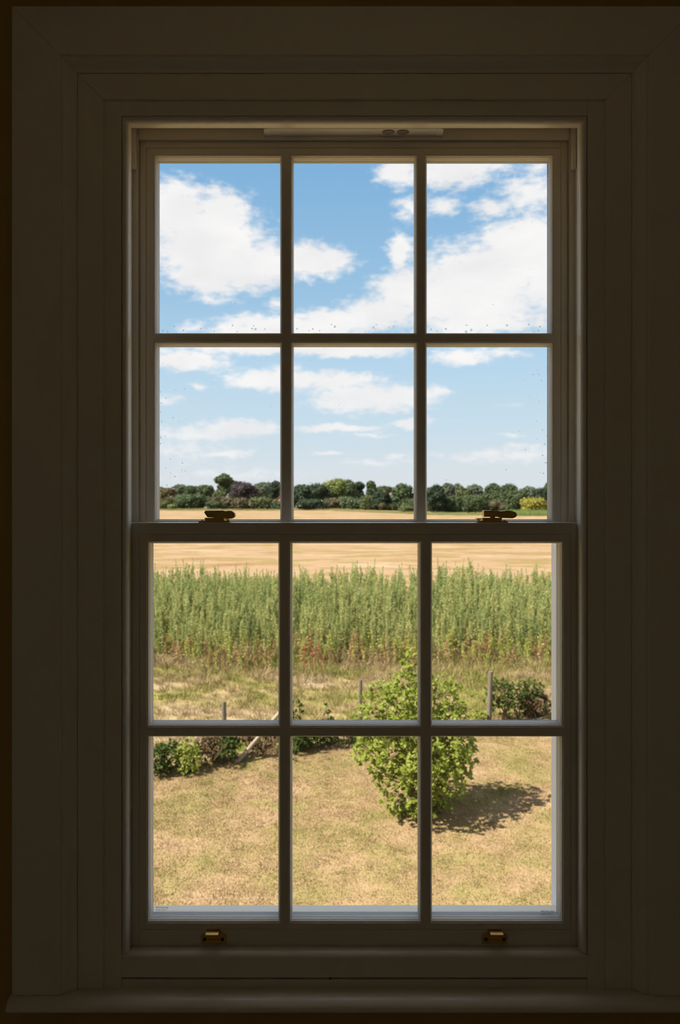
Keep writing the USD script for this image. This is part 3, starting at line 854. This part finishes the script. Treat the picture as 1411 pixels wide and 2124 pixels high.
# ------------------------------------------------------------------ shrub and brambles
SHRUB = [(0, (0.2244, 0.2661, 0.0396)), (0.2, (0.3696, 0.4113, 0.066)), (0.5, (0.5544, 0.5443, 0.1122)), (0.8, (0.6864, 0.6169, 0.1452)), (0.93, (0.72, 0.6532, 0.132)), (1, (0.72, 0.4838, 0.0792))]
shrub_leaf = leaf_mat('shrub_leaf', SHRUB, .5, .5)
bramble_leaf = leaf_mat('bramble_leaf', [(0, (.055, .085, .018)), (.35, (.11, .15, .028)), (.7, (.22, .25, .045)), (.9, (.36, .36, .07)), (1, (.34, .22, .07))], .42, .7, spec=.12)
bark = mat('shrub_bark', (.16, .115, .07), .85, .2, vary=(.10, .07, .045), scale=20.0)
dry_twig = mat('dry_bramble_stem', (.25, .15, .09), .85, .2, vary=(.17, .10, .06), scale=8.0)
dry_leaf = leaf_mat('dry_leaf', [(0, (.09, .055, .025)), (.4, (.17, .10, .05)), (.8, (.26, .17, .08)), (1, (.20, .22, .05))], .2, .8)


def bush(name, label, catg, base, blobs, n_clusters, per, size, lm, rng, n_stem=9, single=0, stem_mat=bark, group=None):
    """base: point on the ground. blobs: (centre, radii) ellipsoids relative to the base. Leaves grow in clusters on the outside of the ellipsoids."""
    th = thing(name, label, catg, base, group=group)
    vol = np.array([b[1][0] * b[1][2] + b[1][0] * b[1][1] for b in blobs])
    pick = rng.choice(len(blobs), n_clusters, p=vol / vol.sum())
    C = np.array([b[0] for b in blobs])[pick]
    R = np.array([b[1] for b in blobs])[pick]
    d = sphere_dirs(n_clusters, rng)
    d[:, 2] = np.where((d[:, 2] < -.5) & (rng.random(n_clusters) < .6), -d[:, 2], d[:, 2])
    p = C + d * R * (.70 + .36 * rng.random((n_clusters, 1)))
    p[:, 2] = np.maximum(p[:, 2], .04 + .08 * rng.random(n_clusters))
    stems = []
    tips = np.array([b[0] for b in blobs])
    for k in range(n_stem):
        tip = p[int(rng.integers(n_clusters))]
        b0 = np.array([rng.normal() * .09, rng.normal() * .07, -.02])
        t = np.linspace(0, 1, 7)[:, None]
        c = b0 + (tip - b0) * t + np.array([0, 0, 1.0]) * np.sin(t * np.pi) * .12 * np.linalg.norm(tip)
        stems.append(tube(c, np.linspace(.016, .004, 7) * (1 if tip[2] > .5 else .5), 5))
    for k in range(n_clusters // 3):                                # short twigs that carry the leaf clusters
        q = p[k]
        c0 = C[k] + (q - C[k]) * .45
        stems.append(tube(np.linspace(c0, q, 3), [.005, .004, .002], 3))
    obj('stems', cat(stems), stem_mat, th)
    cc = np.repeat(p, per, 0)
    dd = np.repeat(d, per, 0) * .55 + sphere_dirs(len(cc), rng) + [0, 0, .12]
    pos = cc + sphere_dirs(len(cc), rng) * size * .25
    s = size * (.6 + .7 * rng.random(len(cc)))
    # broad side of the leaf faces up and outwards
    dn = dd / np.linalg.norm(dd, axis=1, keepdims=True)
    up = np.repeat(d, per, 0) * .7 + np.array([0, 0, 1.0]) + rng.normal(size=dn.shape) * .45
    xx = np.cross(dn, up)
    xx /= np.linalg.norm(xx, axis=1, keepdims=True) + 1e-9
    fr = np.stack([xx, dn, np.cross(xx, dn)], -1)
    cost = (pos[:, 1] + base[1]) + rng.random(len(pos)) * .25            # those nearest to the room show largest
    order = np.argsort(cost)
    one_by_one = order[:single]
    rest = order[single:]
    for i in one_by_one:
        obj('leaf', scatter(LEAF, pos[i:i + 1], fr[i:i + 1], s[i:i + 1]), lm, th)
    if len(rest):
        obj('foliage', scatter(LEAF, pos[rest], fr[rest], s[rest]), lm, th, kind='stuff')
    return th


SY = 11.25
sb = W(878, 1692, SY)
sb[2] = h1(sb[0], SY)
k = SY / F


def blob(px_, py_, rx, ry, dy=0.0, ryy=None):
    q = W(px_, py_, SY)
    return (np.array([q[0] - sb[0], dy, q[2] - sb[2]]), np.array([rx * k, (ryy or (rx + ry) / 2) * k * 1.35, ry * k]))


shrub_blobs = [blob(812, 1478, 66, 62), blob(905, 1468, 72, 62, .1), blob(862, 1545, 108, 74, 0, 100), blob(930, 1520, 50, 62), blob(790, 1545, 52, 50), blob(850, 1622, 80, 56, -.05, 80), blob(905, 1615, 62, 54), blob(850, 1440, 56, 44),
               blob(850, 1388, 17, 30), blob(852, 1365, 12, 20), blob(875, 1660, 62, 30), blob(900, 1570, 80, 60, -.2), blob(765, 1560, 34, 30), blob(955, 1560, 34, 40)]
bush('leafy_shrub', 'large leafy yellow-green shrub on the dry lawn, casting a shadow to its right', 'shrub', sb, shrub_blobs, 1500, 6, .072, shrub_leaf, np.random.default_rng(3), 16, single=300)

rngb = np.random.default_rng(8)
BR = [  # px centre, half width px, height m, dist offset, leafy?, clusters, label
    (338, 36, .55, -.15, 1, 170, 'dark green bramble at the far left end of the low hedge'),
    (392, 30, .50, -.25, 2, 130, 'bright yellow-green leafy clump in the low hedge left of the fence post'),
    (440, 30, .52, .0, 0, 150, 'brown twiggy bramble at the foot of the lone fence post'),
    (486, 28, .46, -.1, 1, 110, 'small green bramble just right of the lone fence post'),
    (545, 40, .40, .0, 0, 130, 'sparse brown bramble under the slanting brace'),
    (632, 36, .45, .0, 1, 160, 'dark green low bramble just right of the left glazing bar'),
    (690, 42, .48, .05, 1, 190, 'leafy low hedge clump left of the thin fence post'),
    (742, 34, .50, .0, 2, 90, 'green bramble between the thin fence post and the big shrub'),
    (615, 16, .85, .2, 1, 26, 'upright sparse green sprig behind the left glazing bar'),
    (682, 12, .72, .2, 1, 14, 'thin green sprig sticking up from the low hedge'),
    (1048, 44, .85, .25, 1, 210, 'arching green bramble beside the leaning fence post'),
    (1102, 44, .62, .30, 0, 240, 'reddish-brown dry bramble at the right side of the right pane'),
    (1098, 28, .90, .4, 1, 90, 'dark green bramble top rising above the dry bramble'),
    (990, 22, .35, .1, 2, 46, 'small bright green clump left of the leaning fence post'),
]
for (a, hw, H, dyo, kind, ncl, lab) in BR:
    t = (a - CX) / F
    Y = 14.28 / (1 - .4 * t) + dyo
    q = np.array([t * Y, Y, 0.0])
    q[2] = h1(q[0], Y)
    w = hw * Y / F
    blobs = [(np.array([rngb.normal() * w * .35, rngb.normal() * .1, H * (.35 + .3 * rngb.random())]), np.array([w * (.6 + .3 * rngb.random()), .28, H * (.36 + .1 * rngb.random())])) for _ in range(4)]
    if H > .7 and hw < 20:
        blobs = [(np.array([0, 0, H * f]), np.array([w * .8, w * .8, H * .2])) for f in (.3, .55, .82)]
    lm = [dry_leaf, bramble_leaf, shrub_leaf][kind]
    bush('bramble_bush' if H < .7 or hw > 20 else 'bramble_sprig', lab, 'bramble', q, blobs, ncl, 8, .056 if kind else .05, lm, rngb, 14 if kind == 0 else 7, single=0, stem_mat=dry_twig)
# the low hedge beyond the frame's edge
for s in (-1, 1):
    pass

# ------------------------------------------------------------------ distant trees
TREE_RAMPS = {
    'dark': (.024, .036, .020), 'mid': (.043, .060, .026), 'olive': (.060, .070, .028), 'bright': (.098, .115, .034), 'purple': (.034, .027, .027),
    'grey': (.070, .086, .056), 'brown': (.070, .060, .032), 'yellow': (.16, .145, .026), 'light': (.070, .092, .044), 'pale': (.105, .122, .080),
}
tree_mats = {}
for nme, c in TREE_RAMPS.items():
    c = np.array(c)
    tree_mats[nme] = leaf_mat('tree_' + nme, [(0, tuple(c * 1.4)), (.5, tuple(c * 2.05)), (1, tuple(c * 2.95))], .3, .7, spec=.15)
trunk_m = mat('tree_bark', (.10, .075, .05), .9, .1, vary=(.07, .05, .035), scale=2.0)
NT = 0


def tree(name, px_, top, half, D, tone, label, crown=.9, shape='round', catg='tree'):
    """crown: share of the height that is leafy."""
    global NT
    NT += 1
    rng = np.random.default_rng(1000 + NT)
    q = W(px_, top, D)
    g = h1(q[0], D)
    H = q[2] - g
    w = half * D / F
    th = thing(name, label, catg, (q[0], D, g))
    cb = H * (1 - crown)
    lumps = []
    n = 9 if shape != 'spire' else 7
    if shape == 'round':
        lumps.append((np.array([0, 0, cb + (H - cb) * .5]), np.array([w * .8, w * .75, (H - cb) * .47])))
        for i in range(n + 3):
            a = i * 2.4 + rng.random()
            zf = .15 + .75 * ((i + .5) / (n + 3))
            rr = w * .62 * math.sqrt(max(.05, 1 - (2 * zf - 1.0) ** 2 * .8))
            r = w * (.36 + .20 * rng.random())
            rz = min(r * .85, (H - cb) * .30)
            zc = min(cb + (H - cb) * zf, H - rz)
            lumps.append((np.array([rr * math.cos(a), rr * math.sin(a) * .8, max(zc, cb + rz * .8)]), np.array([r, r, rz])))
        r = w * .45
        lumps.append((np.array([w * .1 * rng.normal(), 0, H - (H - cb) * .24]), np.array([r * 1.1, r, (H - cb) * .24])))
    elif shape == 'spire':
        for i in range(n):
            f = (i + .5) / n
            r = w * (1.0 - .45 * f) * (.85 + .25 * rng.random())
            rz = (H - cb) / n * 1.1
            lumps.append((np.array([rng.normal() * w * .15, rng.normal() * w * .1, min(cb + (H - cb) * f, H - rz)]), np.array([r, r, rz])))
    elif shape == 'dome':                                            # tall open tree: a domed head over a waist
        for zf, rf, xo in ((.86, .62, 0), (.78, .95, -.05), (.72, .8, .3), (.74, .75, -.45), (.58, .62, .1), (.45, .7, -.2), (.32, .85, .1), (.2, .8, -.35)):
            lumps.append((np.array([xo * w, rng.normal() * w * .1, cb + (H - cb) * zf]), np.array([w * rf * .8, w * rf * .7, (H - cb) * .14])))
        lumps[0][0][2] = H - lumps[0][1][2]
    P, Dn, S = [], [], []
    cores = []
    area = sum(float(l[1][0] * l[1][2]) for l in lumps)
    for c, r in lumps:
        m = max(40, int(3600 * r[0] * r[2] / area))
        d = sphere_dirs(m, rng)
        P.append(c + d * r * (.80 + .42 * rng.random((m, 1)) ** 1.5))
        Dn.append(d)
        core = trimesh.creation.icosphere(2)
        core.vertices *= (1 + .12 * (meshkit.noise(core.vertices * 3 + NT) - .5)[:, None]) * .80
        core.apply_scale(tuple(r))
        core.apply_translation(c)
        cores.append(core)
    P, Dn = np.vstack(P), np.vstack(Dn)
    m = len(P)
    P[:, 2] = np.maximum(P[:, 2], .2)
    nrm = Dn * .8 + rng.normal(size=(m, 3)) * .6 + [0, 0, .35]
    nrm /= np.linalg.norm(nrm, axis=1, keepdims=True)
    x = np.cross(nrm, rng.normal(size=(m, 3)))
    x /= np.linalg.norm(x, axis=1, keepdims=True)
    fr = np.stack([x, np.cross(nrm, x), nrm], -1)
    sz = (.0015 * D) * (.8 + 1.3 * rng.random(m))
    obj('crown', cat([scatter((DIAMOND[0] * [1.5, 1, 1] - [0, .5, 0], DIAMOND[1]), P, fr, sz[:, None] * np.ones(3))] + cores), tree_mats[tone], th)
    obj('trunk', tube(np.array([[0, 0, -.3], [0, 0, cb * .6 + .2], [.05 * w, 0, cb + (H - cb) * .45]]), [max(.18, w * .07), max(.15, w * .055), .08], 7), trunk_m, th)
    return th


T = [
    # left pane, back row
    ('far_tree', 331, 1011, 11, 420, 'grey', 'hazy grey-green tree cut by the left edge of the left pane', .9, 'round'),
    ('far_tree', 347, 1013, 17, 400, 'brown', 'low dull purplish-brown tree near the left edge of the left pane', .9, 'round'),
    ('far_tree', 371, 1006, 15, 430, 'grey', 'pale grey-green round tree above the big dark bush in the left pane', .92, 'round'),
    ('far_tree', 398, 1009, 15, 425, 'mid', 'dark round tree in the dip left of the tall domed tree', .92, 'round'),
    ('far_tree', 428, 1007, 19, 415, 'mid', 'broad mid-green tree directly left of the tall domed tree', .92, 'round'),
    ('tall_tree', 465, 983, 19, 380, 'mid', 'tall tree with a domed open head rising above all others in the left pane', .88, 'dome'),
    ('far_tree', 455, 1021, 13, 330, 'olive', 'yellow-green low tree at the left foot of the tall domed tree', .95, 'round'),
    ('far_tree', 489, 999, 14, 400, 'dark', 'dark green tree between the tall domed tree and the purple beech', .93, 'round'),
    ('copper_beech', 507, 1001, 29, 345, 'purple', 'large round dark purple copper beech in the left pane', .92, 'round'),
    ('far_tree', 545, 1001, 20, 400, 'grey', 'grey-green tree right of the purple beech', .93, 'round'),
    ('far_tree', 572, 999, 15, 360, 'dark', 'dark tree against the glazing bar at the right end of the left pane', .93, 'round'),
    # left pane, hedge at the field edge
    ('field_bush', 339, 1040, 15, 266, 'olive', 'small green bush at the left end of the hedge in the left pane', .97, 'round'),
    ('field_bush', 357, 1047, 9, 264, 'bright', 'low yellow-green bush left of the big dark bush', .97, 'round'),
    ('field_bush', 395, 1025, 34, 275, 'mid', 'broad dark bush, the largest of the hedge in the left pane', .97, 'round'),
    ('field_bush', 446, 1040, 17, 268, 'mid', 'low green bush below the tall domed tree', .97, 'round'),
    ('field_bush', 470, 1034, 11, 268, 'brown', 'small brownish bush just right of the tall domed tree', .97, 'round'),
    ('field_bush', 497, 1033, 20, 268, 'brown', 'wide olive-brown bush in front of the purple beech', .97, 'round'),
    ('field_bush', 540, 1032, 26, 268, 'olive', 'rounded yellow-green bush right of the purple beech', .97, 'round'),
    ('field_bush', 575, 1041, 13, 266, 'mid', 'low bush half hidden by the left glazing bar', .97, 'round'),
    # middle pane
    ('far_tree', 594, 1000, 16, 350, 'dark', 'dark tree hidden behind the left glazing bar', .95, 'round'),
    ('oak_tree', 625, 1006, 24, 275, 'dark', 'very dark broad oak at the left end of the middle pane', .96, 'round'),
    ('oak_tree', 660, 1004, 28, 296, 'dark', 'very dark oak left of the bright green oak', .96, 'round'),
    ('bright_oak', 696, 994, 25, 300, 'bright', 'bright yellow-green oak crown, tallest in the middle pane', .93, 'round'),
    ('far_tree', 722, 996, 19, 310, 'light', 'lighter green tree leaning against the bright oak from the right', .93, 'round'),
    ('far_tree', 743, 1000, 16, 320, 'dark', 'dark pointed tree right of the bright oak', .94, 'spire'),
    ('narrow_tree', 770, 998, 14, 290, 'mid', 'dark narrow column-shaped tree in the middle pane', .95, 'spire'),
    ('field_bush', 648, 1036, 30, 262, 'dark', 'dark bush at the foot of the left oaks in the middle pane', .98, 'round'),
    ('field_bush', 692, 1034, 22, 266, 'brown', 'dull brown bush under the bright oak', .98, 'round'),
    ('field_bush', 718, 1031, 16, 264, 'light', 'bluish-green rounded bush right under the bright oak', .98, 'round'),
    ('field_bush', 740, 1036, 22, 262, 'mid', 'green bush in the hedge left of the narrow tree', .98, 'round'),
    ('field_bush', 764, 1029, 16, 258, 'olive', 'lighter olive bush at the foot of the narrow tree', .98, 'round'),
    ('field_bush', 792, 1020, 19, 255, 'dark', 'dark rounded bush hiding the left part of the house', .98, 'round'),
    ('far_tree', 799, 1009, 16, 420, 'mid', 'distant low tree above the roof of the house', .95, 'round'),
    ('field_tree', 836, 1004, 24, 255, 'mid', 'round green tree right of the house in the middle pane', .96, 'round'),
    ('field_bush', 846, 1050, 14, 215, 'olive', 'low olive bush at the right end of the middle pane', .98, 'round'),
    # right pane
    ('far_tree', 873, 1004, 15, 290, 'mid', 'tree hidden behind the right glazing bar', .96, 'round'),
    ('field_tree', 905, 1006, 19, 225, 'dark', 'dark bluish-green tree at the left edge of the right pane', .97, 'round'),
    ('far_tree', 928, 1003, 16, 330, 'grey', 'grey-green tree behind the dark tree in the right pane', .95, 'round'),
    ('far_tree', 949, 1004, 13, 360, 'pale', 'pale feathery tree top in the left half of the right pane', .95, 'round'),
    ('field_bush', 941, 1030, 21, 228, 'mid', 'dark green bush left of the tree with a bare trunk', .98, 'round'),
    ('far_tree', 965, 1013, 14, 320, 'olive', 'small olive tree top behind the bush in the right pane', .95, 'round'),
    ('round_tree', 986, 1027, 25, 196, 'mid', 'round dark green tree standing on a bare trunk at the field edge', .80, 'round'),
    ('far_tree', 986, 1006, 17, 330, 'grey', 'hazy round tree above the tree with a bare trunk', .95, 'round'),
    ('far_tree', 1022, 1004, 18, 320, 'mid', 'round tree left of the middle of the right pane skyline', .95, 'round'),
    ('far_tree', 1057, 1005, 20, 310, 'mid', 'flat-topped dark tree in the middle of the right pane skyline', .95, 'round'),
    ('field_tree', 1036, 1020, 20, 250, 'mid', 'green tree just above the right brass fastener', .97, 'round'),
    ('field_tree', 1075, 1016, 25, 225, 'mid', 'broad green tree left of the yellow bush', .97, 'round'),
    ('far_tree', 1097, 1010, 18, 320, 'grey', 'grey-green tree behind the broad tree left of the yellow bush', .95, 'round'),
    ('yellow_bush', 1108, 1033, 25, 212, 'yellow', 'bright yellow bush near the right end of the right pane', .93, 'round'),
    ('far_tree', 1124, 1013, 18, 300, 'dark', 'dark tree behind the yellow bush', .96, 'round'),
    ('far_tree', 1138, 1002, 11, 340, 'light', 'pale tree top at the right edge of the right pane', .95, 'round'),
]
for (nme, a, top, half, D, tone, lab, crown, shape) in T:
    tree(nme, a, top, half, D, tone, lab, crown, shape, 'bush' if 'bush' in nme else 'tree')

# the tree line goes on beyond the window on both sides
rng = np.random.default_rng(404)
lump = []
P_, I_, S_ = [], [], []
for s in (-1, 1):
    for i in range(130):
        D = rng.uniform(275, 420)
        xx = s * rng.uniform(.285, 1.25) * D
        P_.append((xx, D, h1(xx, D))); I_.append(i % 3); S_.append(rng.uniform(.7, 1.25))
protos = []
for kx in range(3):
    g_ = np.random.default_rng(500 + kx)
    parts = []
    for j in range(9):
        c = np.array([g_.normal() * 2.2, g_.normal() * 2.0, 3 + g_.random() * 4.5])
        r = np.array([2.2, 2.0, 1.8]) * (.8 + .5 * g_.random())
        core = trimesh.creation.icosphere(2)
        core.apply_scale(tuple(r * .9)); core.apply_translation(c)
        d = sphere_dirs(220, g_)
        parts += [core, scatter(DIAMOND, c + d * r, frames(d + g_.normal(size=d.shape), g_), .5 + .5 * g_.random((220, 1)) * np.ones(3))]
    protos.append(('tree_crown', cat(parts), tree_mats[['mid', 'dark', 'olive'][kx]]))
instancer('tree_line', protos, 'tree line that goes on beyond the window on both sides', 'trees', P_, I_, rng.random(len(P_)) * 6.3, np.array(S_))

# verge grass: straw bank, reeds
straw_b = leaf_mat('verge_straw', [(0, (.22, .20, .07)), (.5, (.36, .28, .13)), (1, (.50, .38, .22))], .2, .8, True)
green_b = leaf_mat('verge_green', [(0, (.10, .15, .04)), (.5, (.17, .22, .06)), (1, (.27, .27, .09))], .2, .8, True)
n = 5200
x = rng.uniform(-75, 78, n)
y = e4(x) + rng.random(n) ** 1.6 * 20
keep = (x < 40.5) | (x > 56.5)
x, y = x[keep], y[keep]
n = len(x)
idx = np.where(rng.random(n) < .25 + .45 * smooth01((x - 5) / 20), 1, 0)
big = tuft(np.random.default_rng(70), 24, .8, .5, 1.0, .8, 2.6)
instancer('verge_grass', [('grass_tuft', big, straw_b), ('grass_tuft', tuft(np.random.default_rng(71), 24, .8, .5, 1.0, .8, 2.6), green_b)], 'dry uncut grass along the far edge of the stubble field', 'grass', np.stack([x, y, height(x, y)], 1), idx, rng.random(n) * 6.3, .5 + .6 * rng.random(n))
n = 900
x = rng.uniform(41, 56, n)
y = e4(x) - 5 + rng.random(n) * 14
tag(instancer('reed_bed', [('grass_tuft', tuft(np.random.default_rng(72), 26, .7, 1.0, 1.7, .5, 2.4), green_b)], 'tall green grass below the yellow bush at the field edge', 'grass', np.stack([x, y, height(x, y)], 1), np.zeros(n), rng.random(n) * 6.3, .7 + .5 * rng.random(n)), None)

# low bushes that close the hedge below the trees
n = 190
x = np.concatenate([rng.uniform(-12, 95, 172), rng.uniform(-75, -12, 18)])
y = e4(x) + 48 + rng.random(n) * 22
small = []
for kx in range(2):
    g_ = np.random.default_rng(600 + kx)
    parts = []
    for j in range(6):
        c = np.array([g_.normal() * 1.3, g_.normal() * 1.0, .7 + g_.random() * 1.1])
        rr_ = np.array([1.1, 1.0, .9]) * (.8 + .5 * g_.random())
        core = trimesh.creation.icosphere(1)
        core.apply_scale(tuple(rr_ * .85)); core.apply_translation(c)
        d = sphere_dirs(150, g_)
        parts += [core, scatter(DIAMOND, c + d * rr_, frames(d + g_.normal(size=d.shape), g_), .3 + .35 * g_.random((150, 1)) * np.ones(3))]
    small.append(('bush_crown', cat(parts), tree_mats[['mid', 'brown'][kx]]))
instancer('hedge_undergrowth', small, 'low tangled undergrowth closing the hedge below the distant trees', 'bushes', np.stack([x, y, height(x, y)], 1), rng.integers(0, 2, n), rng.random(n) * 6.3, .7 + .7 * rng.random(n))

# ------------------------------------------------------------------ house between the trees
hw = mat('house_wall', (.58, .57, .56), .9, .2, vary=(.50, .49, .49), scale=.6)
hr = mat('house_roof', (.20, .105, .085), .9, .2, vary=(.15, .085, .07), scale=1.5, stretch=(1, 1, 6))
hb = mat('house_brick', (.36, .20, .15), .9, .2, vary=(.29, .16, .12), scale=4.0)
hg = mat('dark_window', (.10, .13, .16), .15, .5)
ht = mat('house_trim', (.7, .7, .68), .6, .3)


def house(loc, rot, w, d, eave, ridge, wm, label):
    th = thing('house', label, 'house', loc, rot)
    v = np.array([[-w / 2, -d / 2, -.5], [w / 2, -d / 2, -.5], [w / 2, -d / 2, eave], [0, -d / 2, ridge], [-w / 2, -d / 2, eave]])
    v2 = v + [0, d, 0]
    m = trimesh.convex.convex_hull(np.vstack([v, v2]))
    obj('walls', m, wm, th)
    for s in (-1, 1):
        a = np.array([s * (w / 2 + .3), -d / 2 - .3, eave - .3 * (ridge - eave) / (w / 2)])
        b = np.array([0, -d / 2 - .3, ridge])
        up = np.array([0, 0, .22])
        q = np.array([a, b, a + up, b + up])
        q2 = q + [0, d + .6, 0]
        obj('roof', trimesh.convex.convex_hull(np.vstack([q, q2])), hr, th)
    obj('chimney', bx(-.45, .45, d * .2, d * .2 + .9, ridge - .8, ridge + 1.1), hb, th)
    for (cx_, z0, ww, hh) in ((-w * .22, .9, .9, 1.3), (w * .22, .9, .9, 1.3), (0, eave * .95, .9, 1.1)):
        f = obj('window_frame', bx(cx_ - ww / 2, cx_ + ww / 2, -d / 2 - .06, -d / 2 + .05, z0, z0 + hh), ht, th)
        obj('window_pane', bx(cx_ - ww / 2 + .08, cx_ + ww / 2 - .08, -d / 2 - .075, -d / 2 + .02, z0 + .08, z0 + hh - .08), hg, f)
    return th


q = W(804, 1040, 300)
house((q[0], 300, h1(q[0], 300)), 24, 5.6, 7.5, 3.0, 5.6, hw, 'pale house with a brown-red roof half hidden between trees in the middle pane')
q = W(583, 1040, 300)
house((q[0] + 1.9, 300, h1(q[0], 300)), -20, 5.0, 6, 3.0, 5.0, hb, 'red brick house showing at the right edge of the left pane beside the bar')
q = W(330, 1057, 255)
th = thing('marker_pole', 'thin pale pole at the field edge by the left window edge', 'pole', (q[0], 255, h1(q[0], 255)))
obj('pole', tube([[0, 0, -.2], [0, 0, 1.2], [.02, 0, 2.6]], [.11, .10, .09], 8), mat('pole_wood', (.5, .47, .33), .8, .2), th)
